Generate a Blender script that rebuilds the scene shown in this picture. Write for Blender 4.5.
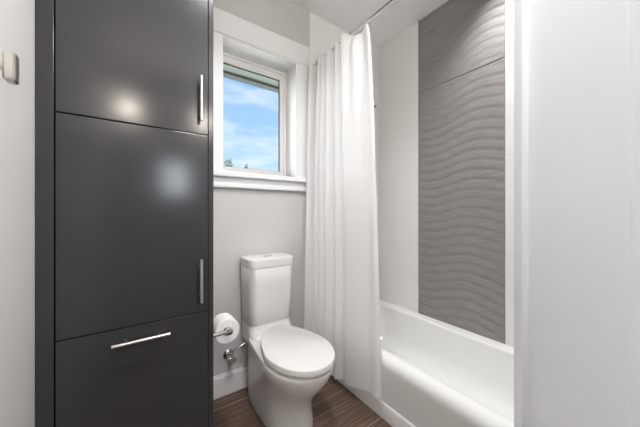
import bpy, bmesh, math, random
from mathutils import Vector, Matrix
from mathutils.noise import noise as pnoise

for o in list(bpy.data.objects):
    bpy.data.objects.remove(o)
S = bpy.context.scene
COL = S.collection
PI = math.pi

# ---------------------------------------------------------------- camera
cam_d = bpy.data.cameras.new('camera')
cam_d.sensor_width = 36.0
cam_d.lens = 260.0 / 640.0 * 36.0
cam_d.shift_y = -1.2 / 640.0
cam_d.clip_start = 0.01
cam = bpy.data.objects.new('camera', cam_d)
COL.objects.link(cam)
cam.location = (0, 0, 1.17)
cam.rotation_euler = (PI / 2, 0, math.radians(-35))
S.camera = cam
CEIL = 2.735
S.view_settings.view_transform = 'Standard'
S.view_settings.look = 'None'
S.view_settings.gamma = 1.0
S.view_settings.use_curve_mapping = False
S.view_settings.exposure = 0.96

# ---------------------------------------------------------------- world: blue sky with thin cloud
SKY_STRENGTH = 0.60
w = bpy.data.worlds.new('sky')
S.world = w
w.use_nodes = True
nt = w.node_tree
nt.nodes.clear()
wo = nt.nodes.new('ShaderNodeOutputWorld')
bg = nt.nodes.new('ShaderNodeBackground')
tc = nt.nodes.new('ShaderNodeTexCoord')
sep = nt.nodes.new('ShaderNodeSeparateXYZ')
rmp = nt.nodes.new('ShaderNodeValToRGB')
e = rmp.color_ramp.elements
e[0].position = 0.0
e[0].color = (0.60, 0.79, 0.96, 1)
e[1].position = 1.0
e[1].color = (0.13, 0.33, 0.80, 1)
k = rmp.color_ramp.elements.new(0.17)
k.color = (0.49, 0.71, 0.94, 1)
k = rmp.color_ramp.elements.new(0.48)
k.color = (0.27, 0.52, 0.89, 1)
mp = nt.nodes.new('ShaderNodeMapping')
mp.inputs['Scale'].default_value = (3.0, 3.0, 11.0)
mp.inputs['Location'].default_value = (0.9, 0.3, 0.2)
mp.inputs['Rotation'].default_value = (0.0, 0.12, 0.0)
nz = nt.nodes.new('ShaderNodeTexNoise')
nz.inputs['Scale'].default_value = 1.6
nz.inputs['Detail'].default_value = 7
nz.inputs['Roughness'].default_value = 0.55
cr = nt.nodes.new('ShaderNodeValToRGB')
cr.color_ramp.elements[0].position = 0.47
cr.color_ramp.elements[0].color = (0, 0, 0, 1)
cr.color_ramp.elements[1].position = 0.75
cr.color_ramp.elements[1].color = (0.8, 0.8, 0.8, 1)
mx = nt.nodes.new('ShaderNodeMix')
mx.data_type = 'RGBA'
mx.inputs['B'].default_value = (0.93, 0.95, 0.98, 1)
L = nt.links.new
L(tc.outputs['Generated'], sep.inputs[0])
L(sep.outputs['Z'], rmp.inputs[0])
L(tc.outputs['Generated'], mp.inputs[0])
L(mp.outputs[0], nz.inputs['Vector'])
L(nz.outputs[0], cr.inputs[0])
L(cr.outputs[0], mx.inputs['Factor'])
L(rmp.outputs[0], mx.inputs['A'])
# added bright lobe in the unseen sky on the left, lighting the window jamb
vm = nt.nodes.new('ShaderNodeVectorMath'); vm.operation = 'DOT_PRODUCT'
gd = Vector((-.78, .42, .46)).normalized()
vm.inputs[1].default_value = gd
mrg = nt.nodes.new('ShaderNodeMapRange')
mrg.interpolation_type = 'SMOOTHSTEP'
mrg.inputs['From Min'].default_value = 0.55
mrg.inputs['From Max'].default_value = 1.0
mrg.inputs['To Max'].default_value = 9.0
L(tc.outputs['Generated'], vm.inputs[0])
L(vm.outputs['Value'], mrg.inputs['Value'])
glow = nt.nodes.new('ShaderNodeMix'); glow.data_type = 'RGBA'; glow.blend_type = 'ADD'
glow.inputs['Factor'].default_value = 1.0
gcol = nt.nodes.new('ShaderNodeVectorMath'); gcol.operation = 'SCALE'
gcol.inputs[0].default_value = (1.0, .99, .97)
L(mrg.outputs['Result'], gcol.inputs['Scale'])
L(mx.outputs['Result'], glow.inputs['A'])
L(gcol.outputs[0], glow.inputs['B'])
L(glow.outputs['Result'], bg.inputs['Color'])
bg.inputs['Strength'].default_value = SKY_STRENGTH
L(bg.outputs[0], wo.inputs[0])

# sun on the garden, from behind the house
sun_d = bpy.data.lights.new('sun', 'SUN')
sun_d.energy = 13.0
sun_d.angle = 0.02
sun_d.color = (1, .97, .92)
sun = bpy.data.objects.new('sun', sun_d)
COL.objects.link(sun)
sun.rotation_euler = (math.radians(32), 0, math.radians(-30))

# lamp powers (the lamps themselves are built further down)
CEILING_LAMP_W = 9.2
TUB_LAMP_W = 3.0
VANITY_STRENGTH = 112.0
PASSAGE_FILL_W = 15.0
BACK_WINDOW_STRENGTH = 11.0


# ---------------------------------------------------------------- materials
def mat(name, col, rough=0.5, metal=0.0, spec=0.5, coat=0.0):
    m = bpy.data.materials.new(name)
    m.use_nodes = True
    p = m.node_tree.nodes['Principled BSDF']
    p.inputs['Base Color'].default_value = (*col, 1)
    p.inputs['Roughness'].default_value = rough
    p.inputs['Metallic'].default_value = metal
    p.inputs['Specular IOR Level'].default_value = spec
    p.inputs['Coat Weight'].default_value = coat
    p.inputs['Coat Roughness'].default_value = 0.08
    return m


def P(m):
    return m.node_tree.nodes['Principled BSDF']


def bump(m, scale, strength, dist=0.002, detail=2.0, stretch=(1, 1, 1)):
    t = m.node_tree
    tc = t.nodes.new('ShaderNodeTexCoord')
    mp = t.nodes.new('ShaderNodeMapping')
    mp.inputs['Scale'].default_value = stretch
    n = t.nodes.new('ShaderNodeTexNoise')
    n.inputs['Scale'].default_value = scale
    n.inputs['Detail'].default_value = detail
    b = t.nodes.new('ShaderNodeBump')
    b.inputs['Strength'].default_value = strength
    b.inputs['Distance'].default_value = dist
    t.links.new(tc.outputs['Object'], mp.inputs[0])
    t.links.new(mp.outputs[0], n.inputs['Vector'])
    t.links.new(n.outputs[0], b.inputs['Height'])
    t.links.new(b.outputs[0], P(m).inputs['Normal'])
    return m


M_wall = bump(mat('greige wall paint', (0.56, 0.547, 0.535), 0.75, spec=0.25), 180, 0.08, 0.001)
M_ceil = mat('white ceiling paint', (0.90, 0.90, 0.895), 0.85, spec=0.2)
M_trim = mat('white trim paint', (0.80, 0.80, 0.80), 0.38)
M_door = mat('white satin door paint', (0.76, 0.765, 0.78), 0.33)
M_frame = mat('white vinyl window frame', (0.80, 0.79, 0.78), 0.35)
M_gasket = mat('black window gasket', (0.02, 0.02, 0.022), 0.6)
M_china = mat('white vitreous china', (0.76, 0.752, 0.735), 0.12, spec=0.55)
M_seat = mat('white seat plastic', (0.67, 0.66, 0.645), 0.25)
M_tub = mat('white tub enamel', (0.77, 0.765, 0.75), 0.18, spec=0.5)
M_chrome = mat('polished chrome', (0.78, 0.77, 0.76), 0.12, 1.0)
M_nickel = bump(mat('brushed nickel', (0.54, 0.515, 0.485), 0.3, 1.0), 400, 0.06, 0.0005)
M_paper = bump(mat('toilet tissue', (0.82, 0.81, 0.80), 0.95, spec=0.1), 90, 0.2, 0.001)
M_core = mat('cardboard core', (0.42, 0.34, 0.26), 0.9)
M_dark = mat('shadow gap', (0.006, 0.006, 0.007), 0.8, spec=0.1)
M_cab = bump(mat('charcoal lacquer', (0.033, 0.0325, 0.0355), 0.18, spec=0.36), 55, 0.05, 0.001, 3.0)
M_mirror = mat('mirror glass', (0.9, 0.92, 0.92), 0.01, 1.0)
M_soffit = mat('sage soffit board', (0.17, 0.20, 0.18), 0.7)
M_fascia = mat('dark sage gutter', (0.032, 0.045, 0.042), 0.6)
M_bounce_ground = mat('unseen bounce gravel', (0.42, 0.41, 0.38), 0.9)  # unseen ground, made pale to bounce light up through the window
M_leaf = mat('tree foliage', (0.05, 0.085, 0.03), 0.7)
M_bark = mat('tree bark', (0.10, 0.075, 0.05), 0.9)


def emit(name, col, st):
    m = bpy.data.materials.new(name)
    m.use_nodes = True
    t = m.node_tree
    t.nodes.clear()
    o = t.nodes.new('ShaderNodeOutputMaterial')
    em = t.nodes.new('ShaderNodeEmission')
    em.inputs['Color'].default_value = (*col, 1)
    em.inputs['Strength'].default_value = st
    t.links.new(em.outputs[0], o.inputs[0])
    return m


def glass_mat():
    m = bpy.data.materials.new('clear window glass')
    m.use_nodes = True
    t = m.node_tree
    t.nodes.clear()
    o = t.nodes.new('ShaderNodeOutputMaterial')
    tr = t.nodes.new('ShaderNodeBsdfTransparent')
    tr.inputs['Color'].default_value = (0.96, 0.98, 0.98, 1)
    gl = t.nodes.new('ShaderNodeBsdfGlossy')
    gl.inputs['Roughness'].default_value = 0.02
    fr = t.nodes.new('ShaderNodeFresnel')
    fr.inputs['IOR'].default_value = 1.35
    mx = t.nodes.new('ShaderNodeMixShader')
    t.links.new(fr.outputs[0], mx.inputs[0])
    t.links.new(tr.outputs[0], mx.inputs[1])
    t.links.new(gl.outputs[0], mx.inputs[2])
    t.links.new(mx.outputs[0], o.inputs[0])
    return m


M_glass = glass_mat()


def curtain_mat():
    m = bpy.data.materials.new('white striped curtain cloth')
    m.use_nodes = True
    t = m.node_tree
    t.nodes.clear()
    N = t.nodes.new
    o = N('ShaderNodeOutputMaterial')
    uv = N('ShaderNodeTexCoord')
    sp = N('ShaderNodeSeparateXYZ')
    mu = N('ShaderNodeMath'); mu.operation = 'MULTIPLY'; mu.inputs[1].default_value = 2 * PI * 62
    si = N('ShaderNodeMath'); si.operation = 'SINE'
    mr = N('ShaderNodeMapRange')
    mr.inputs['From Min'].default_value = 0.1
    mr.inputs['From Max'].default_value = 0.7
    mc = N('ShaderNodeMix'); mc.data_type = 'RGBA'
    mc.inputs['A'].default_value = (0.912, 0.912, 0.912, 1)
    mc.inputs['B'].default_value = (0.93, 0.93, 0.93, 1)
    di = N('ShaderNodeBsdfPrincipled')
    di.inputs['Roughness'].default_value = 0.55
    di.inputs['Specular IOR Level'].default_value = 0.25
    di.inputs['Sheen Weight'].default_value = 0.15
    tl = N('ShaderNodeBsdfTranslucent')
    tp = N('ShaderNodeBsdfTransparent')
    m1 = N('ShaderNodeMixShader'); m1.inputs[0].default_value = 0.34
    m2 = N('ShaderNodeMixShader')
    tr = N('ShaderNodeMapRange')
    tr.inputs['To Min'].default_value = 0.085
    tr.inputs['To Max'].default_value = 0.078
    nz = N('ShaderNodeTexNoise'); nz.inputs['Scale'].default_value = 9; nz.inputs['Detail'].default_value = 3
    bp = N('ShaderNodeBump'); bp.inputs['Strength'].default_value = 0.25; bp.inputs['Distance'].default_value = 0.01
    k = t.links.new
    k(uv.outputs['UV'], sp.inputs[0]); k(sp.outputs['X'], mu.inputs[0]); k(mu.outputs[0], si.inputs[0])
    k(si.outputs[0], mr.inputs['Value']); k(mr.outputs[0], mc.inputs['Factor'])
    k(mc.outputs['Result'], di.inputs['Base Color']); k(mc.outputs['Result'], tl.inputs['Color'])
    k(uv.outputs['Object'], nz.inputs['Vector']); k(nz.outputs[0], bp.inputs['Height']); k(bp.outputs[0], di.inputs['Normal'])
    k(mr.outputs[0], tr.inputs['Value']); k(tr.outputs[0], m2.inputs[0])
    k(di.outputs[0], m1.inputs[1]); k(tl.outputs[0], m1.inputs[2])
    k(m1.outputs[0], m2.inputs[1]); k(tp.outputs[0], m2.inputs[2])
    k(m2.outputs[0], o.inputs[0])
    return m


M_curtain = curtain_mat()


def floor_mat():
    """dark wood-look planks running along x, 0.30 wide, pale thin joints"""
    m = mat('dark wood look floor tile', (0.05, 0.03, 0.02), 0.42, spec=0.4)
    t = m.node_tree
    N = t.nodes.new
    tc = N('ShaderNodeTexCoord')
    br = N('ShaderNodeTexBrick')
    br.offset = 0.5
    br.inputs['Scale'].default_value = 1.0
    br.inputs['Mortar Size'].default_value = 0.0022
    br.inputs['Mortar Smooth'].default_value = 0.1
    br.inputs['Brick Width'].default_value = 1.2
    br.inputs['Row Height'].default_value = 0.30
    br.inputs['Color1'].default_value = (0, 0, 0, 1)
    br.inputs['Color2'].default_value = (1, 1, 1, 1)
    mb = N('ShaderNodeMapping')
    mb.inputs['Location'].default_value = (0.36, -1.015, 0)
    mp = N('ShaderNodeMapping')
    mp.inputs['Scale'].default_value = (1.8, 78, 1)
    n1 = N('ShaderNodeTexNoise'); n1.inputs['Scale'].default_value = 1.0; n1.inputs['Detail'].default_value = 6; n1.inputs['Roughness'].default_value = 0.65
    mp2 = N('ShaderNodeMapping'); mp2.inputs['Scale'].default_value = (5, 190, 1)
    n2 = N('ShaderNodeTexNoise'); n2.inputs['Scale'].default_value = 1.0; n2.inputs['Detail'].default_value = 3
    ad = N('ShaderNodeMath'); ad.operation = 'MULTIPLY_ADD'; ad.inputs[1].default_value = 0.45
    cr = N('ShaderNodeValToRGB')
    cr.color_ramp.elements[0].position = 0.48
    cr.color_ramp.elements[0].color = (0.027, 0.017, 0.014, 1)
    cr.color_ramp.elements[1].position = 0.98
    cr.color_ramp.elements[1].color = (0.26, 0.165, 0.125, 1)
    kk = cr.color_ramp.elements.new(0.72); kk.color = (0.105, 0.066, 0.049, 1)
    mx = N('ShaderNodeMix'); mx.data_type = 'RGBA'; mx.inputs['B'].default_value = (0.36, 0.27, 0.22, 1)
    k = t.links.new
    k(tc.outputs['Object'], mb.inputs[0]); k(mb.outputs[0], br.inputs['Vector'])
    k(tc.outputs['Object'], mp.inputs[0]); k(mp.outputs[0], n1.inputs['Vector'])
    k(tc.outputs['Object'], mp2.inputs[0]); k(mp2.outputs[0], n2.inputs['Vector'])
    k(n2.outputs[0], ad.inputs[0]); k(n1.outputs[0], ad.inputs[2])
    k(ad.outputs[0], cr.inputs[0]); k(cr.outputs[0], mx.inputs['A'])
    k(br.outputs['Fac'], mx.inputs['Factor'])
    k(mx.outputs['Result'], P(m).inputs['Base Color'])
    b = N('ShaderNodeBump'); b.inputs['Strength'].default_value = 0.25; b.inputs['Distance'].default_value = 0.002
    k(ad.outputs[0], b.inputs['Height']); k(b.outputs[0], P(m).inputs['Normal'])
    return m


M_floor = floor_mat()


def tile_mat(name, axis):
    """large white wall tiles, 0.61 x 0.305, hairline joints"""
    m = mat(name, (0.72, 0.71, 0.695), 0.3, spec=0.45)
    t = m.node_tree
    N = t.nodes.new
    tc = N('ShaderNodeTexCoord')
    sp = N('ShaderNodeSeparateXYZ')
    cb = N('ShaderNodeCombineXYZ')
    br = N('ShaderNodeTexBrick')
    br.offset = 0.5
    br.inputs['Scale'].default_value = 1.0
    br.inputs['Mortar Size'].default_value = 0.0014
    br.inputs['Mortar Smooth'].default_value = 0.2
    br.inputs['Brick Width'].default_value = 0.61
    br.inputs['Row Height'].default_value = 0.305
    br.inputs['Color1'].default_value = (0.81, 0.80, 0.785, 1)
    br.inputs['Color2'].default_value = (0.795, 0.785, 0.77, 1)
    br.inputs['Mortar'].default_value = (0.70, 0.69, 0.675, 1)
    k = t.links.new
    k(tc.outputs['Object'], sp.inputs[0])
    k(sp.outputs['XY'[axis]], cb.inputs[0]); k(sp.outputs['Z'], cb.inputs[1])
    k(cb.outputs[0], br.inputs['Vector']); k(br.outputs['Color'], P(m).inputs['Base Color'])
    return m


M_tile_x = tile_mat('white wall tile', 0)
M_tile_y = tile_mat('white wall tile side', 1)


def wavy_mat():
    m = mat('grey textured tile', (0.21, 0.20, 0.19), 0.5, spec=0.4)
    t = m.node_tree
    N = t.nodes.new
    tc = N('ShaderNodeTexCoord')
    mp = N('ShaderNodeMapping'); mp.inputs['Scale'].default_value = (1, 5, 60)
    n1 = N('ShaderNodeTexNoise'); n1.inputs['Scale'].default_value = 2.2; n1.inputs['Detail'].default_value = 5
    cr = N('ShaderNodeValToRGB')
    cr.color_ramp.elements[0].position = 0.3
    cr.color_ramp.elements[0].color = (0.22, 0.207, 0.200, 1)
    cr.color_ramp.elements[1].position = 0.7
    cr.color_ramp.elements[1].color = (0.295, 0.280, 0.271, 1)
    k = t.links.new
    k(tc.outputs['Object'], mp.inputs[0]); k(mp.outputs[0], n1.inputs['Vector'])
    k(n1.outputs[0], cr.inputs[0]); k(cr.outputs[0], P(m).inputs['Base Color'])
    return m


M_wavy = wavy_mat()


# ---------------------------------------------------------------- mesh helpers
def root_loc(o):
    while o.parent:
        o = o.parent
    return Vector(o.location)


def obj(name, bm, m, parent=None, smooth=False, loc=None, auto=None):
    """link bm (world coordinates) as ONE mesh object"""
    me = bpy.data.meshes.new(name)
    base = root_loc(parent) if parent else Vector(loc or (0, 0, 0))
    bmesh.ops.translate(bm, verts=bm.verts, vec=-base)
    bmesh.ops.recalc_face_normals(bm, faces=bm.faces)
    if smooth:
        for f in bm.faces:
            f.smooth = True
    if auto is not None:
        for ed in bm.edges:
            if len(ed.link_faces) == 2 and ed.calc_face_angle(0) > math.radians(auto):
                ed.smooth = False
    bm.to_mesh(me)
    bm.free()
    me.materials.append(m)
    o = bpy.data.objects.new(name, me)
    COL.objects.link(o)
    if parent:
        o.parent = parent
    else:
        o.location = base
    return o


def thing(name, label, cat, loc, group=None):
    o = bpy.data.objects.new(name, None)
    o.empty_display_size = 0.05
    COL.objects.link(o)
    o.location = loc
    o['label'] = label
    o['category'] = cat
    if group:
        o['group'] = group
    return o


def struct(o, label, cat):
    o['kind'] = 'structure'
    o['label'] = label
    o['category'] = cat
    return o


def box(bm, x0, x1, y0, y1, z0, z1, bev=0.0, seg=2):
    v = [bm.verts.new(p) for p in ((x0, y0, z0), (x1, y0, z0), (x1, y1, z0), (x0, y1, z0),
                                   (x0, y0, z1), (x1, y0, z1), (x1, y1, z1), (x0, y1, z1))]
    fs = [bm.faces.new([v[i] for i in q]) for q in ((0, 3, 2, 1), (4, 5, 6, 7), (0, 1, 5, 4), (1, 2, 6, 5), (2, 3, 7, 6), (3, 0, 4, 7))]
    if bev:
        es = list({ed for f in fs for ed in f.edges})
        bmesh.ops.bevel(bm, geom=es, offset=bev, segments=seg, affect='EDGES', profile=0.5)
    return bm


def mkbox(*a, **kw):
    return box(bmesh.new(), *a, **kw)


def tube(bm, pts, r, n=16, cap=True):
    """round tube along pts; r number or list"""
    pts = [Vector(p) for p in pts]
    rings = []
    prev = None
    for i, p in enumerate(pts):
        a = pts[max(i - 1, 0)]
        b = pts[min(i + 1, len(pts) - 1)]
        d = (b - a).normalized()
        if prev is None:
            up = Vector((0, 0, 1)) if abs(d.z) < 0.9 else Vector((1, 0, 0))
            u = d.cross(up).normalized()
        else:
            u = (prev - d * prev.dot(d)).normalized()
        prev = u
        v = d.cross(u)
        rr = r[i] if isinstance(r, (list, tuple)) else r
        rings.append([bm.verts.new(p + (u * math.cos(2 * PI * k / n) + v * math.sin(2 * PI * k / n)) * rr) for k in range(n)])
    for a, b in zip(rings, rings[1:]):
        for k in range(n):
            bm.faces.new((a[k], a[(k + 1) % n], b[(k + 1) % n], b[k]))
    if cap:
        bm.faces.new(rings[0][::-1])
        bm.faces.new(rings[-1])
    return bm


def lathe(bm, c, axis, prof, n=32):
    """revolve (distance along axis, radius) pairs"""
    ax = Vector(axis).normalized()
    c = Vector(c)
    up = Vector((0, 0, 1)) if abs(ax.z) < 0.9 else Vector((1, 0, 0))
    u = ax.cross(up).normalized()
    v = ax.cross(u)
    rings = []
    for h, r in prof:
        r = max(r, 1e-4)
        rings.append([bm.verts.new(c + ax * h + (u * math.cos(2 * PI * k / n) + v * math.sin(2 * PI * k / n)) * r) for k in range(n)])
    for a, b in zip(rings, rings[1:]):
        for k in range(n):
            bm.faces.new((a[k], a[(k + 1) % n], b[(k + 1) % n], b[k]))
    bm.faces.new(rings[0][::-1])
    bm.faces.new(rings[-1])
    return bm


def loft(bm, rings, cap0=True, cap1=True):
    vs = [[bm.verts.new(p) for p in r] for r in rings]
    n = len(vs[0])
    for a, b in zip(vs, vs[1:]):
        for k in range(n):
            bm.faces.new((a[k], a[(k + 1) % n], b[(k + 1) % n], b[k]))
    if cap0:
        bm.faces.new(vs[0][::-1])
    if cap1:
        bm.faces.new(vs[-1])
    return vs


def rrect(x0, x1, y0, y1, r, z, n=8):
    """rounded rectangle ring; r one radius or four (x1y1, x0y1, x0y0, x1y0)"""
    rs = r if isinstance(r, (list, tuple)) else (r,) * 4
    out = []
    for (cx, cy, a0), q in zip(((x1, y1, 0), (x0, y1, 90), (x0, y0, 180), (x1, y0, 270)), rs):
        ox = cx - q if cx == x1 else cx + q
        oy = cy - q if cy == y1 else cy + q
        for i in range(n + 1):
            a = math.radians(a0 + 90.0 * i / n)
            out.append(Vector((ox + q * math.cos(a), oy + q * math.sin(a), z)))
    return out


# ================================================================ the setting
WY = 1.72          # window wall
XL = -0.27         # left wall
XR = 1.89          # long tub wall
YF = -0.95         # wall behind the camera
XC = 1.10          # closet wall

f = obj('floor', mkbox(XL - .12, XR + .12, YF - .12, WY + .2, -.06, 0), M_floor)
struct(f, 'dark brown wood-look plank floor with thin pale joints', 'floor')
f = obj('ceiling', mkbox(XL - .12, XR + .12, YF - .12, WY + .2, CEIL, CEIL + .08), M_ceil)
struct(f, 'plain white ceiling over the toilet and the tub', 'ceiling')
f = obj('wall_left', mkbox(XL - .12, XL, YF - .12, WY + .2, 0, CEIL), M_wall)
struct(f, 'pale greige wall left of the dark cabinet', 'wall')

OX0, OX1, OZ0, OZ1 = 0.432, 0.987, 1.43, 2.30
bm = bmesh.new()
box(bm, XL, OX0, WY, WY + .2, 0, CEIL)
box(bm, OX1, XR + .12, WY, WY + .2, 0, CEIL)
box(bm, OX0, OX1, WY, WY + .2, 0, OZ0)
box(bm, OX0, OX1, WY, WY + .2, OZ1, CEIL)
wall_back = struct(obj('wall_back', bm, M_wall), 'greige painted wall with the window, behind the toilet', 'wall')
f = obj('tile_surround', mkbox(XC, XR, WY - .009, WY, 0, CEIL), M_tile_x, wall_back)
f['label'] = 'white tiled end of the wall behind the shower curtain'
wall_right = struct(obj('wall_right', mkbox(XR, XR + .12, YF - .12, WY, 0, CEIL), M_wall), 'long wall beside the bathtub', 'wall')
PY0, PY1 = 0.667, 1.281
bm = bmesh.new()
box(bm, XR - .009, XR, PY1, WY - .009, .346, CEIL)
box(bm, XR - .009, XR, .2035, PY0, .346, CEIL)
f = obj('tile_surround', bm, M_tile_y, wall_right)
f['label'] = 'white wall tiles either side of the grey wavy strip'

# grey rippled tile strip: a real relief grid
bm = bmesh.new()
NY, NZ = 44, 470
Z0, Z1 = 0.346, CEIL - .002
SEAM = 2.14
grid = []
for j in range(NZ + 1):
    z = Z0 + (Z1 - Z0) * j / NZ
    row = []
    for i in range(NY + 1):
        y = PY0 + (PY1 - PY0) * i / NY
        q = (y - PY0) / (PY1 - PY0)          # 0 near camera, 1 near window
        ph = 0.7 * pnoise(Vector((y * 1.6, z * .8, 0.3))) * 2
        if z < SEAM:
            zz = z - 0.028 * math.cos(2 * PI * (q - .33) / .98 + .5 * (z - 1.2)) + .012 * pnoise(Vector((y * 3, z * 2.1, 5)))
            amp = 0.0010 * (0.75 + 0.5 * pnoise(Vector((y * 2, z * 1.3, 2))))
            amp *= 1 - 0.75 * max(0, min(1, (z - 1.72) / .3)) * max(0, min(1, (q - .35) / .3))
            per = .066
        else:
            zz = z + 0.16 * q - .05 * math.sin(2 * PI * q) + .02 * pnoise(Vector((y * 3, z * 2, 9)))
            amp = 0.0012 * (0.4 + 0.9 * max(0, min(1, (z - 2.25) / .3)))
            per = .062
        s = math.sin(2 * PI * zz / per + ph)
        d = amp * (s + 0.35 * math.sin(2 * (2 * PI * zz / per + ph) + .8)) + .0008 * pnoise(Vector((y * 40, z * 160, 1)))
        if abs(z - SEAM) < .003:
            d = -.006
        row.append(bm.verts.new((XR - .011 - d, y, z)))
    grid.append(row)
for a, b in zip(grid, grid[1:]):
    for i in range(NY):
        bm.faces.new((a[i], a[i + 1], b[i + 1], b[i]))
# returns to the wall
for i in (0, NY):
    prev = None
    for r in grid:
        c = (r[i], bm.verts.new((XR, r[i].co.y, r[i].co.z)))
        if prev:
            bm.faces.new((prev[0], c[0], c[1], prev[1]))
        prev = c
f = obj('wavy_tile_panel', bm, M_wavy, wall_right, smooth=True)
f['label'] = 'tall strip of dark grey tile with rippling wave relief'

wt = struct(obj('wall_tub_end', mkbox(1.134, XR, .05, .195, 0, CEIL), M_wall), 'short wall closing the near end of the tub', 'wall')
obj('tile_surround', mkbox(1.134, XR - .009, .195, .2035, .346, CEIL), M_tile_x, wt)
XW = 1.066
bm = bmesh.new()
box(bm, XW, 1.134, YF, -.36, 0, CEIL)
box(bm, XW, 1.134, -.36, .195, 2.07, CEIL)
box(bm, XW, 1.134, .195, .335, 0, 2.07)
struct(obj('wall_closet', bm, M_wall), 'wall with the closet opening near the tub', 'wall')
M_wall_dim = mat('darkened unseen wall', (0.20, 0.205, 0.22), 0.75, spec=0.2)  # unseen wall, colour darkened to dim its reflection in the cabinet
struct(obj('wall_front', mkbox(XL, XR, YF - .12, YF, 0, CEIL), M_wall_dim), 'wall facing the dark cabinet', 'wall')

# baseboard
bm = bmesh.new()
box(bm, .275, XC - .001, WY - .016, WY, 0, .128, .004)
box(bm, .275, XC - .001, WY - .011, WY, .122, .139, .003)
struct(obj('baseboard_back', bm, M_trim, auto=30), 'white baseboard below the window', 'baseboard')

# ---------------------------------------------------------------- window
win = bpy.data.objects.new('window_1', None)
COL.objects.link(win)
win.location = ((OX0 + OX1) / 2, WY, OZ0)
struct(win, 'small white framed window with blue sky outside', 'window')
bm = bmesh.new()
CXR = XC - .008
box(bm, .315, OX0, WY - .018, WY, OZ0, OZ1, .0025)                      # casing legs
box(bm, OX1, CXR, WY - .018, WY, OZ0, OZ1, .0025)
box(bm, .315, CXR, WY - .022, WY, OZ1, OZ1 + .062, .003)                 # head: lower board
box(bm, .315, CXR, WY - .018, WY, OZ1 + .062, 2.45, .003)
obj('casing', bm, M_trim, win, auto=30)
bm = bmesh.new()
box(bm, .30, CXR, WY - .052, WY + .153, OZ0 - .034, OZ0, .006)           # stool
obj('sill', bm, M_trim, win, auto=30)
bm = bmesh.new()
box(bm, .315, CXR, WY - .020, WY, 1.352, OZ0 - .034, .003)
box(bm, .315, CXR, WY - .030, WY, 1.328, 1.356, .006)
obj('apron', bm, M_trim, win, auto=30)
JT = .012
bm = bmesh.new()
box(bm, OX0, OX0 + JT, WY - .012, WY + .2, OZ0, OZ1)
box(bm, OX1 - JT, OX1, WY - .012, WY + .2, OZ0, OZ1)
box(bm, OX0 + JT, OX1 - JT, WY - .012, WY + .2, OZ1 - JT, OZ1)
obj('jamb', bm, M_trim, win, auto=30)
GY = WY + .168
GX0, GX1, GZ0, GZ1 = 0.486, 0.925, 1.492, 2.222


def rect_frame(bm, x0, x1, z0, z1, ix0, ix1, iz0, iz1, y0, y1, bev=0.003):
    box(bm, x0, ix0, y0, y1, z0, z1, bev)
    box(bm, ix1, x1, y0, y1, z0, z1, bev)
    box(bm, ix0, ix1, y0, y1, z0, iz0, bev)
    box(bm, ix0, ix1, y0, y1, iz1, z1, bev)


bm = bmesh.new()
rect_frame(bm, OX0 + JT, OX1 - JT, OZ0, OZ1 - JT, OX0 + .030, OX1 - .030, OZ0 + .024, OZ1 - .032, WY + .148, WY + .2)
rect_frame(bm, OX0 + .030, OX1 - .030, OZ0 + .024, OZ1 - .032, GX0, GX1, GZ0, GZ1, WY + .156, WY + .185)
obj('frame', bm, M_frame, win, auto=30)
bm = bmesh.new()
rect_frame(bm, GX0, GX1, GZ0, GZ1, GX0 + .004, GX1 - .006, GZ0 + .002, GZ1 - .006, GY - .004, GY + .004, 0)
obj('gasket', bm, M_gasket, win)
obj('pane', mkbox(GX0 + .002, GX1 - .002, GY - .002, GY + .002, GZ0 + .002, GZ1 - .002), M_glass, win)

# ---------------------------------------------------------------- closet door standing open on the right
HP = Vector((1.0455, .347, 0))
FE = Vector((.452, -.031, 0))
ED = (FE - HP).normalized()
NR = Vector((-.53, .848, 0)).normalized()
if NR.dot(-HP) < 0:
    NR = -NR
DW = (FE - HP).length - .064
door = bpy.data.objects.new('door_1', None)
COL.objects.link(door)
door.location = HP
struct(door, 'white closet door with one recessed panel, standing open', 'door')
DZ0, DZ1 = .012, 2.035


def dpt(s, n, z):
    return HP + ED * s + NR * n + Vector((0, 0, z))


def dbox(bm, s0, s1, n0, n1, z0, z1, bev=0.0):
    t = bmesh.new()
    box(t, s0, s1, n0, n1, z0, z1, bev)
    me = bpy.data.meshes.new('t')
    for v in t.verts:
        v.co = dpt(v.co.x, v.co.y, v.co.z)
    t.to_mesh(me)
    t.free()
    bm.from_mesh(me)
    bpy.data.meshes.remove(me)


ST = .092
RT, RB = .115, .2
PT = .553
bm = bmesh.new()
for (s0, s1, z0, z1) in ((0, ST, DZ0, DZ1), (PT, DW, DZ0, DZ1), (ST, PT, DZ0, DZ0 + RB), (ST, PT, DZ1 - RT, DZ1)):
    dbox(bm, s0, s1, -.035, 0, z0, z1, .006)
leaf = obj('stile_frame', bm, M_door, door, auto=30)
bm = bmesh.new()
dbox(bm, ST - .004, PT + .004, -.023, -.012, DZ0 + RB - .004, DZ1 - RT + .004)
obj('panel', bm, M_door, door)
bm = bmesh.new()
MW = .016
zi0, zi1 = DZ0 + RB, DZ1 - RT
for nn, sg in ((0, 1), (-.035, -1)):
    prof = ((-.008, -.0015), (-.0005, .0022), (.004, .003), (.006, .0005), (.0075, -.006), (.010, -.0121))
    rr = []
    for o_, d_ in prof:
        n_ = nn + sg * d_
        rr.append([dpt(ST + o_, n_, zi0 + o_), dpt(PT - o_, n_, zi0 + o_), dpt(PT - o_, n_, zi1 - o_), dpt(ST + o_, n_, zi1 - o_)])
    loft(bm, rr, False, False)
obj('moulding', bm, M_door, door)
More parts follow.
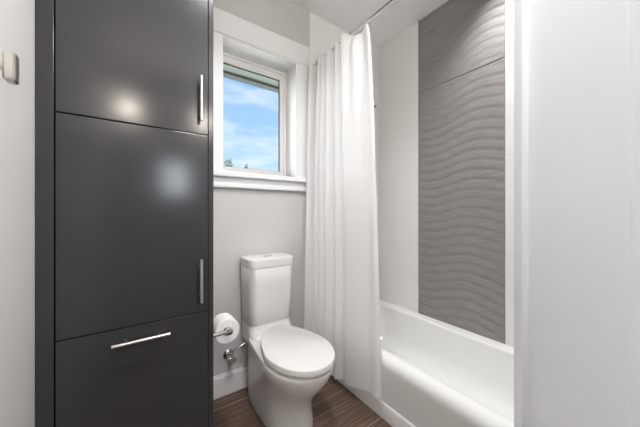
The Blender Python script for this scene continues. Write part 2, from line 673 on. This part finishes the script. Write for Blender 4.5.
for sg in (1, -1):
    bm = bmesh.new()
    c = dpt(DW - .05, 0 if sg > 0 else -.035, .80)
    lathe(bm, c, NR * sg, ((0, .027), (.006, .027), (.009, .012), (.03, .011), (.036, .02), (.046, .026), (.056, .022), (.06, .004)))
    obj('knob', bm, M_nickel, door, smooth=True, auto=40)
bm = bmesh.new()
for z in (.25, 1.05, 1.85):
    tube(bm, (dpt(-.006, -.03, z - .045), dpt(-.006, -.03, z + .045)), .006, 10)
obj('hinge', bm, M_nickel, door, smooth=True, auto=40)
bm = bmesh.new()
box(bm, XW - .012, XW, .205, .300, 0, 2.07, .003)
box(bm, XW - .012, XW, -.46, -.36, 0, 2.15, .003)
box(bm, XW - .012, XW, -.36, .195, 2.07, 2.15, .003)
struct(obj('trim_1', bm, M_trim, auto=30), 'white casing around the closet opening', 'trim')

# ---------------------------------------------------------------- outside
struct(obj('bounce_ground', mkbox(-30, 45, WY + .3, 60, -.6, -.4), M_bounce_ground), 'unseen bounce gravel ground, made pale to light the window jamb', 'ground')
bm = bmesh.new()
box(bm, -3, 6, WY + .2, 2.70, 2.60, 2.66)
eave = struct(obj('roof_eave', bm, M_soffit), 'sage green roof overhang outside above the window', 'roof')
obj('gutter', mkbox(-3, 6, 2.70, 2.80, 2.575, 2.72, .008), M_fascia, eave)


def tree(x, y, h, r, label, seed):
    rnd = random.Random(seed)
    t = thing('garden_tree', label, 'tree', (x, y, -.4), 'trees beyond the window')
    obj('trunk', tube(bmesh.new(), ((x, y, -.4), (x + .03, y, -.4 + (h + .4) * .55), (x, y, h - .12)), [.11, .07, .012], 8), M_bark, t, smooth=True)
    bm = bmesh.new()
    for i in range(2600):
        u = rnd.random() ** .75
        z = h - u * (h - .5)
        rr = r * (0.10 + u ** .8) * (0.45 + .55 * rnd.random()) * (1 + .25 * math.sin(z * 9 + seed))
        a = rnd.random() * 2 * PI
        p = Vector((x + rr * math.cos(a), y + rr * math.sin(a), z + rnd.uniform(-.05, .05)))
        d = Vector((math.cos(a), math.sin(a), rnd.uniform(.2, 1.1))).normalized() * rnd.uniform(.06, .14)
        s = Vector((-math.sin(a), math.cos(a), rnd.uniform(-.4, .4))).normalized() * rnd.uniform(.02, .04)
        v = [bm.verts.new(q) for q in (p - s, p + d * .5 - s * .6, p + d, p + d * .5 + s * .8, p + s)]
        bm.faces.new(v)
    obj('foliage', bm, M_leaf, t)


tree(4.45, 15.9, 4.32, 1.0, 'bushy green tree top in the lower left window corner', 3)
tree(6.75, 19.4, 4.75, .8, 'lower green tree top right of the taller one outside', 7)
tree(6.05, 14.5, 3.62, .65, 'lowest tree tip near the middle of the window bottom', 11)

# ================================================================ tall dark cabinet
CY = 1.2
cab = thing('linen_cabinet', 'tall glossy charcoal built-in cabinet with two doors and a drawer', 'cabinet', (0, CY, 0))
CX0, CX1, CTOP = XL + .001, .271, 2.45
G0, G1 = 0.7435, 1.502                # gap heights
bm = bmesh.new()
box(bm, CX0 + .02, CX1 - .019, CY + .024, WY - .001, .10, CTOP - .02)
obj('carcass', bm, M_dark, cab)
obj('filler_panel', mkbox(CX0, -.2265, CY, CY + .03, 0, CTOP, .0012), M_cab, cab, auto=30)
obj('side_panel', mkbox(CX1 - .0205, CX1, CY, WY - .001, 0, CTOP, .0012), M_cab, cab, auto=30)
obj('top_panel', mkbox(CX0, CX1, CY, WY - .001, CTOP, CTOP + .02, .001), M_cab, cab, auto=30)
obj('toe_kick', mkbox(-.2265, CX1 - .0205, CY + .05, CY + .066, 0, .10), M_cab, cab)
FX0, FX1 = -.2225, .2485


def bar_handle(parent, a, b, posts, stand, r=.006):
    bm = bmesh.new()
    a, b = Vector(a), Vector(b)
    o_ = Vector((0, -stand, 0))
    tube(bm, (a + o_, b + o_), r, 16)
    for q in posts:
        p = a.lerp(b, q)
        tube(bm, (p + Vector((0, .0005, 0)), p + o_), r * .72, 12)
    return obj('handle', bm, M_nickel, parent, smooth=True, auto=40)


d1 = obj('door', mkbox(FX0, FX1, CY, CY + .02, G1 + .002, CTOP - .003, .0014), M_cab, cab, auto=30)
bar_handle(d1, (.217, CY, 1.553), (.217, CY, 1.740), (.17, .83), .030)
d2 = obj('door', mkbox(FX0, FX1, CY, CY + .02, G0 + .002, G1 - .002, .0014), M_cab, cab, auto=30)
bar_handle(d2, (.217, CY, .793), (.217, CY, .973), (.17, .83), .030)
dr = obj('drawer', mkbox(FX0, FX1, CY, CY + .02, .104, G0 - .002, .0014), M_cab, cab, auto=30)
bar_handle(dr, (-.0765, CY, .695), (.1035, CY, .695), (.22, .80), .032)

# ================================================================ robe hook on the left wall
hk = thing('robe_hook', 'brushed nickel robe hook on the wall left of the cabinet', 'hook', (XL, .83, 1.475))
bm = bmesh.new()
lathe(bm, (XL, .83, 1.475), (1, 0, 0), ((0, .022), (.006, .022), (.008, .018)), 28)
obj('base', bm, M_nickel, hk, smooth=True, auto=40)
obj('stem', tube(bmesh.new(), ((XL + .007, .83, 1.475), (XL + .044, .83, 1.475)), .0065, 16), M_nickel, hk, smooth=True, auto=40)
bm = bmesh.new()
rings = []
for (xx, g) in ((XL + .040, -.003), (XL + .043, 0), (XL + .055, 0), (XL + .058, -.003)):
    rr = []
    for p in rrect(-.0145 - g, .0145 + g, -.031 - g, .031 + g, .006, 0, 4):
        rr.append(Vector((xx, .83 + p.x, 1.477 + p.y)))
    rings.append(rr)
loft(bm, rings)
obj('plate', bm, M_nickel, hk, smooth=True, auto=25)

# ================================================================ bathtub
tub = thing('bathtub', 'white alcove bathtub below the grey wavy tile strip', 'bathtub', (1.5, 1.03, 0))
TX0, TX1, TY0, TY1 = 1.150, XR - .0005, .204, WY - .0095
RZ = .345
rings = []


def tr_(x0, x1, y0, y1, r, z):
    rings.append(rrect(x0, x1, y0, y1, r, z, 10))


tr_(TX0 - .012, TX1, TY0, TY1, .004, 0.0)
tr_(TX0 - .012, TX1, TY0, TY1, .004, .078)
tr_(TX0 - .009, TX1, TY0, TY1, .004, .084)
tr_(TX0 - .001, TX1, TY0, TY1, .004, .089)
tr_(TX0 - .002, TX1, TY0, TY1, .004, .16)
tr_(TX0 - .006, TX1, TY0, TY1, .004, .26)
cr_ = .056
for i in range(8):
    a = PI / 2 * i / 7
    tr_(TX0 - .008 + cr_ * (1 - math.cos(a)), TX1, TY0, TY1, .004, RZ - cr_ + cr_ * math.sin(a) - (0.002 if i == 0 else 0))
ix0, ix1, iy0, iy1 = TX0 + .062, TX1 - .085, TY0 + .09, TY1 - .09
tr_(ix0 - .004, ix1 + .004, iy0 - .004, iy1 + .004, .09, RZ)
for i in range(1, 6):
    a = PI / 2 * i / 5
    q = .020
    tr_(ix0 + q * (math.sin(a)) * .6, ix1 - q * math.sin(a) * .6, iy0 + q * math.sin(a) * .6, iy1 - q * math.sin(a) * .6, .09, RZ - q * (1 - math.cos(a)))
for (z, s_, r_) in ((.25, .03, .1), (.15, .055, .12), (.10, .085, .13), (.075, .12, .13), (.066, .16, .12)):
    tr_(ix0 + s_, ix1 - s_, iy0 + s_ * 2, iy1 - s_ * 1.3, r_, z)
bm = bmesh.new()
loft(bm, rings)
obj('tub_shell', bm, M_tub, tub, smooth=True, auto=42)
bm = bmesh.new()
lathe(bm, (1.5, 1.37, .066), (0, 0, 1), ((-.001, .03), (.003, .03), (.005, .022), (.003, .006)), 24)
obj('drain', bm, M_chrome, tub, smooth=True, auto=40)

# ================================================================ shower head on the end wall
SH = thing('overhead_shower', 'chrome shower head on the tiled wall, peeking past the curtain', 'shower head', (1.535, WY - .009, 2.08))
y0 = WY - .0095
bm = bmesh.new()
lathe(bm, (1.535, y0, 2.08), (0, -1, 0), ((0, .03), (.004, .03), (.012, .013)), 24)
obj('flange', bm, M_chrome, SH, smooth=True, auto=40)
obj('arm', tube(bmesh.new(), ((1.535, y0 - .008, 2.08), (1.535, y0 - .13, 2.08), (1.535, y0 - .19, 2.062), (1.535, y0 - .225, 2.035)), .009, 14), M_chrome, SH, smooth=True, auto=40)
bm = bmesh.new()
lathe(bm, (1.535, y0 - .225, 2.035), (0, -.62, -.79), ((-.004, .012), (.012, .014), (.02, .018), (.045, .033), (.052, .035), (.056, .03)), 28)
obj('head', bm, M_chrome, SH, smooth=True, auto=40)

# ================================================================ curtain rod and curtain
RX, RODZ = 1.1, 2.300
rod = thing('curtain_rod', 'straight chrome rod that carries the white shower curtain', 'curtain rod', (RX + .012, WY - .0095, RODZ))
RXX = RX + .012
M_rod = mat('satin steel rod', (0.80, 0.79, 0.78), 0.27, 1.0)
obj('rod', tube(bmesh.new(), ((RXX, WY - .012, RODZ), (RXX, .2, RODZ)), .0115, 20), M_rod, rod, smooth=True, auto=40)
for ya, sg in ((WY - .0095, -1), (.1955, 1)):
    bm = bmesh.new()
    lathe(bm, (RXX, ya, RODZ), (0, sg, 0), ((0, .028), (.006, .028), (.012, .018), (.022, .0165), (.022, .0117)), 24)
    obj('flange', bm, M_chrome, rod, smooth=True, auto=40)

cur = thing('shower_curtain', 'white shower curtain with fine vertical stripes, bunched at the window end', 'curtain', (1.1, 1.35, .08))
# (y at top, x at top, y at bottom, x at bottom), window end first
CP = [(1.700, 1.105, 1.690, 1.070), (1.658, 1.058, 1.650, 1.005), (1.615, 1.132, 1.625, 1.085), (1.545, 1.064, 1.585, 1.040),
      (1.522, 1.120, 1.565, 1.095), (1.497, 1.068, 1.535, 1.052), (1.470, 1.128, 1.505, 1.105), (1.444, 1.070, 1.465, 1.058),
      (1.400, 1.132, 1.425, 1.112), (1.350, 1.068, 1.370, 1.078), (1.318, 1.128, 1.325, 1.108), (1.277, 1.052, 1.265, 1.086),
      (1.215, 1.092, 1.175, 1.088), (1.150, 1.120, 1.085, 1.112), (1.102, 1.098, 1.015, 1.098), (1.090, 1.108, .990, 1.112)]


def cr_spline(pts, t):
    n = len(pts) - 1
    i = min(int(t), n - 1)
    u = t - i
    g = lambda k: pts[max(0, min(n, k))]
    a, b, c, d = g(i - 1), g(i), g(i + 1), g(i + 2)
    return tuple(.5 * ((2 * b[q]) + (c[q] - a[q]) * u + (2 * a[q] - 5 * b[q] + 4 * c[q] - d[q]) * u * u + (3 * b[q] - a[q] - 3 * c[q] + d[q]) * u ** 3) for q in range(len(b)))


NS, NV = 260, 70
cols = []
arc = 0
prev = None
for i in range(NS + 1):
    t = (len(CP) - 1) * i / NS
    yt, xt, yb, xb = cr_spline(CP, t)
    if prev:
        arc += math.hypot(yt - prev[0], xt - prev[1])
    prev = (yt, xt)
    # height of the heading: held at the hooks, sagging in the open swag
    ztop = RODZ - .020 + .55 * max(0, 1.098 - xt)
    if 11 < t < 14:
        ztop -= .012 * math.sin(PI * (t - 11) / 3) ** 2
    zbot = .040 + .095 * max(0, min(1, (1.42 - yb) / .43)) + .003 * math.sin(t * 2.1)
    cols.append((yt, xt, yb, xb, ztop, zbot, arc, t))
bm = bmesh.new()
uvl = bm.loops.layers.uv.new('uv')
rows = []
for j in range(NV + 1):
    v = j / NV
    r = []
    for (yt, xt, yb, xb, zt, zb, ar, t) in cols:
        z = zt + (zb - zt) * v
        s = v ** .55 * (1 if t > 10.5 else .9) + (0 if t > 10.5 else .1 * v)
        y = yt + (yb - yt) * s
        x = xt + (xb - xt) * v
        # soft drape creases
        x += .006 * pnoise(Vector((t * .7, v * 5, 1.7))) * math.sin(PI * min(1, v * 4) / 2)
        if 11 < t < 14.2:                                 # V shaped swag under the last two hooks
            c = 12.5 - (v * 6) * .25
            x -= .045 * math.exp(-((t - c) / .45) ** 2) * max(0, 1 - v * 3.4) * min(1, v * 30)
        if v > .78:
            x += .006 * math.sin(v * 40 + t) * (v - .78)
        x = min(x, 1.128)
        r.append((bm.verts.new((x, y, z)), ar, v))
    rows.append(r)
for a, b in zip(rows, rows[1:]):
    for i in range(NS):
        q = (a[i], a[i + 1], b[i + 1], b[i])
        fc = bm.faces.new([k_[0] for k_ in q])
        for lp, k_ in zip(fc.loops, q):
            lp[uvl].uv = (k_[1], k_[2])
cloth = obj('cloth', bm, M_curtain, cur, smooth=True)
# hem at the foot and heading band share the cloth; hooks hold it to the rod
for t in (0.0, 2.0, 4.0, 6.0, 8.0, 10.0, 11.6, 14.1):
    c = cols[int(t / (len(CP) - 1) * NS)]
    bm = bmesh.new()
    pts = []
    for q in range(17):
        a = 2 * PI * q / 16
        pts.append((RXX + .017 * math.cos(a), c[0], RODZ - .005 + .021 * math.sin(a)))
    tube(bm, pts, .0022, 8, cap=False)
    obj('hook', bm, M_chrome, cur, smooth=True)

# ================================================================ toilet
TC = .700
toi = thing('toilet', 'white skirted toilet with closed lid and square tank under the window', 'toilet', (TC, 1.4, 0))


def egg(hw, yf, yb, z, back_hw=None, n=56, sq=2.0, yc=None, sqb=4.2):
    """plan outline: rounded nose towards -y, squarer back at yb"""
    bh = back_hw or hw
    yc = yc if yc is not None else yf + hw * 1.15
    out = []
    for i in range(n):
        a = 2 * PI * i / n
        c, s = math.cos(a), math.sin(a)
        if s <= 0:      # nose
            x = hw * math.copysign(abs(c) ** (2 / sq), c)
            y = yc + (yc - yf) * math.copysign(abs(s) ** (2 / sq), s)
        else:
            k = abs(s) ** (2 / sqb)
            ww = hw + (bh - hw) * k
            x = ww * math.copysign(abs(c) ** (2 / sqb if abs(s) > .001 else 1), c)
            y = yc + (yb - yc) * k
        out.append(Vector((TC + x, y, z)))
    return out


bm = bmesh.new()
BK = WY - .022
prof = [  # z, half width at nose, nose y, back half width
    (0.000, .127, 1.150, .141), (.012, .128, 1.146, .142), (.06, .127, 1.150, .142), (.13, .125, 1.148, .143),
    (.19, .128, 1.125, .143), (.245, .139, 1.085, .144), (.295, .153, 1.040, .144), (.335, .166, 1.010, .145),
    (.365, .174, .994, .145), (.388, .178, .987, .145), (.398, .178, .987, .145), (.402, .174, .991, .143)]
loft(bm, [egg(hw, yf, BK, z, bh, yc=yf + .235 if z > .2 else yf + .16 + (z * .35)) for z, hw, yf, bh in prof])
deck = [(.36, .143, 1.455), (.402, .143, 1.475), (.418, .143, 1.500), (.436, .143, 1.518), (.455, .143, 1.527), (.470, .143, 1.530)]
loft(bm, [rrect(TC - hw, TC + hw, yf, BK, (.02, .02, .055, .055), z) for z, hw, yf in deck])
obj('bowl', bm, M_china, toi, smooth=True, auto=50)
bm = bmesh.new()
tk = [(.468, .140, 1.532), (.472, .143, 1.529), (.60, .146, 1.519), (.72, .149, 1.510), (.822, .1515, 1.503), (.8255, .1485, 1.506)]
loft(bm, [rrect(TC - hw, TC + hw, yf, BK, (.02, .02, .046, .046), z) for z, hw, yf in tk])
tank = obj('tank', bm, M_china, toi, smooth=True, auto=50)
bm = bmesh.new()
ld = [(.8275, .151, 1.5025), (.8285, .1522, 1.5013), (.872, .1535, 1.499), (.877, .1528, 1.4998), (.880, .1508, 1.502), (.8815, .148, 1.505)]
loft(bm, [rrect(TC - hw, TC + hw, yf, BK, (.02, .02, .048, .048), z) for z, hw, yf in ld])
tl = obj('tank_lid', bm, M_china, toi, smooth=True, auto=25)
bm = bmesh.new()
loft(bm, [[Vector((TC + p.x * s_, 1.605 + p.y * s_, z)) for p in rrect(-.030, .030, -.017, .017, .0165, 0)] for z, s_ in ((.880, 1), (.885, 1), (.8865, .92))])
obj('flush_button', bm, M_chrome, tl, smooth=True, auto=30)


def seat_ring(hw, yf, yb, z):
    return egg(hw, yf, yb, z, hw * .70, sq=2.05, yc=yf + .25, sqb=2.5)


bm = bmesh.new()
loft(bm, [seat_ring(hw, yf, yb, z) for z, hw, yf, yb in ((.4025, .166, .992, 1.500), (.404, .173, .985, 1.506), (.414, .176, .981, 1.508), (.4165, .172, .986, 1.505))])
obj('seat', bm, M_seat, toi, smooth=True, auto=50)
bm = bmesh.new()
loft(bm, [seat_ring(hw, yf, yb, z) for z, hw, yf, yb in ((.4205, .172, .984, 1.512), (.423, .179, .977, 1.518), (.444, .179, .977, 1.518), (.448, .1775, .9785, 1.5165), (.4502, .1735, .983, 1.512))])
obj('seat_lid', bm, M_seat, toi, smooth=True, auto=28)
for sx in (-1, 1):
    bm = bmesh.new()
    tube(bm, ((TC + sx * .045, 1.512, .418), (TC + sx * .112, 1.512, .418)), .008, 14)
    obj('seat_hinge', bm, M_seat, toi, smooth=True, auto=40)

# ================================================================ toilet paper
RC = Vector((.357, 1.345, .603))
hold = thing('toilet_paper_holder', 'chrome paper holder fixed to the side of the dark cabinet', 'holder', (CX1, 1.298, RC.z))
bm = bmesh.new()
lathe(bm, (CX1 + .0005, 1.262, RC.z), (1, 0, 0), ((0, .022), (.005, .022), (.009, .014)), 24)
obj('flange', bm, M_chrome, hold, smooth=True, auto=40)
bm = bmesh.new()
tube(bm, ((CX1 + .006, 1.262, RC.z), (RC.x - .012, 1.262, RC.z), (RC.x - .003, 1.266, RC.z), (RC.x, 1.275, RC.z), (RC.x, 1.42, RC.z)), .009, 16)
lathe(bm, (RC.x, 1.2545, RC.z), (0, 1, 0), ((0, .011), (.001, .0165), (.017, .0165), (.018, .011)), 20)
obj('arm', bm, M_chrome, hold, smooth=True, auto=40)
roll = thing('toilet_paper_roll', 'white toilet paper roll hanging beside the dark cabinet', 'toilet paper', (RC.x, RC.y, RC.z - .012))
bm = bmesh.new()
rz = RC.z - .0124
R0, R1, YA, YB = .0215, .059, 1.293, 1.393
prof = ((YA, R0 + .001), (YA, R1 - .003), (YA + .003, R1), (YB - .003, R1), (YB, R1 - .003), (YB, R0 + .001))
n = 48
rg = [[bm.verts.new((RC.x + r * math.cos(2 * PI * k_ / n), y, rz + r * math.sin(2 * PI * k_ / n))) for k_ in range(n)] for y, r in prof]
for a, b in zip(rg, rg[1:] + rg[:1]):
    for k_ in range(n):
        bm.faces.new((a[k_], a[(k_ + 1) % n], b[(k_ + 1) % n], b[k_]))
obj('paper', bm, M_paper, roll, smooth=True, auto=40)
bm = bmesh.new()
prof = ((YA + .0005, R0), (YB - .0005, R0), (YB - .0005, R0 + .0012), (YA + .0005, R0 + .0012))
rg = [[bm.verts.new((RC.x + r * math.cos(2 * PI * k_ / n), y, rz + r * math.sin(2 * PI * k_ / n))) for k_ in range(n)] for y, r in prof]
for a, b in zip(rg, rg[1:] + rg[:1]):
    for k_ in range(n):
        bm.faces.new((a[k_], a[(k_ + 1) % n], b[(k_ + 1) % n], b[k_]))
obj('core', bm, M_core, roll, smooth=True, auto=40)

# ================================================================ shutoff valve
VX, VZ = .480, .252
va = thing('shutoff_valve', 'chrome water shutoff valve on the wall beside the toilet', 'valve', (VX, WY, VZ))
bm = bmesh.new()
lathe(bm, (VX, WY - .0005, VZ), (0, -1, 0), ((0, .034), (.004, .033), (.014, .017), (.015, .010)), 28)
obj('escutcheon', bm, M_chrome, va, smooth=True, auto=40)
bm = bmesh.new()
lathe(bm, (VX, WY - .010, VZ), (0, -1, 0), ((0, .009), (.025, .009), (.026, .0135), (.052, .0135), (.053, .009), (.06, .009)), 20)
tube(bm, ((VX, WY - .048, VZ), (VX + .004, WY - .048, VZ + .028)), .009, 14)
obj('valve_body', bm, M_chrome, va, smooth=True, auto=40)
bm = bmesh.new()
loft(bm, [[Vector((VX + p.x * s_, yy, VZ - .002 + p.y * s_)) for p in rrect(-.026, .026, -.016, .016, .0155, 0)] for yy, s_ in ((WY - .069, .9), (WY - .071, 1), (WY - .081, 1), (WY - .083, .9))])
obj('valve_handle', bm, M_chrome, va, smooth=True, auto=40)
bm = bmesh.new()
tube(bm, ((VX + .004, WY - .048, VZ + .026), (VX + .022, WY - .048, VZ + .04), (VX + .06, WY - .05, VZ + .056), (VX + .0915, WY - .052, VZ + .066)), .0055, 12)
obj('supply_pipe', bm, M_chrome, va, smooth=True, auto=40)

# ================================================================ lamps and one added fill light (behind the camera or above the frame)
def downlight(name, x, y, watts, r, label, spread, col=(.985, .99, 1.0)):
    t = thing(name, label, 'ceiling light', (x, y, CEIL))
    bm = bmesh.new()
    lathe(bm, (x, y, CEIL - .0005), (0, 0, -1), ((0, r + .025), (.006, r + .022), (.010, r + .004), (.006, r)), 40)
    obj('trim_ring', bm, M_trim, t, smooth=True, auto=40)
    ld_ = bpy.data.lights.new(name, 'AREA')
    ld_.shape = 'DISK'
    ld_.size = 2 * r
    ld_.energy = watts
    ld_.color = col
    ld_.spread = math.radians(spread)
    o = bpy.data.objects.new('bulb', ld_)
    COL.objects.link(o)
    o.parent = t
    o.location = (0, 0, -.012)
    return t


downlight('ceiling_light', .40, .58, CEILING_LAMP_W, .12, 'round ceiling lamp between the cabinet and the open closet door', 136)
downlight('tub_light', 1.66, .66, TUB_LAMP_W, .11, 'small round ceiling lamp above the bathtub', 92)
downlight('passage_fill', .94, -.60, PASSAGE_FILL_W, .12, 'added unseen fill lamp near the frosted window wall', 160)  # added fill light, set where the cabinet does not mirror it

bw = bpy.data.objects.new('window_2', None)
COL.objects.link(bw)
bw.location = (.35, YF, 1.40)
struct(bw, 'small frosted daylight window in the wall facing the cabinet', 'window')
bm = bmesh.new()
rect_frame(bm, .20, .50, 1.34, 1.76, .235, .465, 1.375, 1.725, YF + .0005, YF + .022, .003)
obj('frame', bm, M_trim, bw, auto=30)
obj('frosted_pane', mkbox(.235, .465, YF + .004, YF + .010, 1.375, 1.725), emit('frosted daylight glass', (.86, .95, 1.0), BACK_WINDOW_STRENGTH), bw)
M_bulb = emit('warm lamp globe', (1.0, .91, .79), VANITY_STRENGTH)
vl = thing('vanity_light', 'two globe vanity light on the wall facing the cabinet', 'wall light', (.28, YF, 2.2))
obj('back_plate', mkbox(-.16, .72, YF + .0005, YF + .02, 2.19, 2.25, .004), M_nickel, vl, auto=30)
for x in (-.08, .64):
    bm = bmesh.new()
    tube(bm, ((x, YF + .02, 2.22), (x, YF + .05, 2.22)), .012, 14)
    obj('arm', bm, M_nickel, vl, smooth=True, auto=40)
    bm = bmesh.new()
    bmesh.ops.create_uvsphere(bm, u_segments=20, v_segments=12, radius=.05, matrix=Matrix.Translation((x, YF + .098, 2.22)))
    obj('globe', bm, M_bulb, vl, smooth=True)
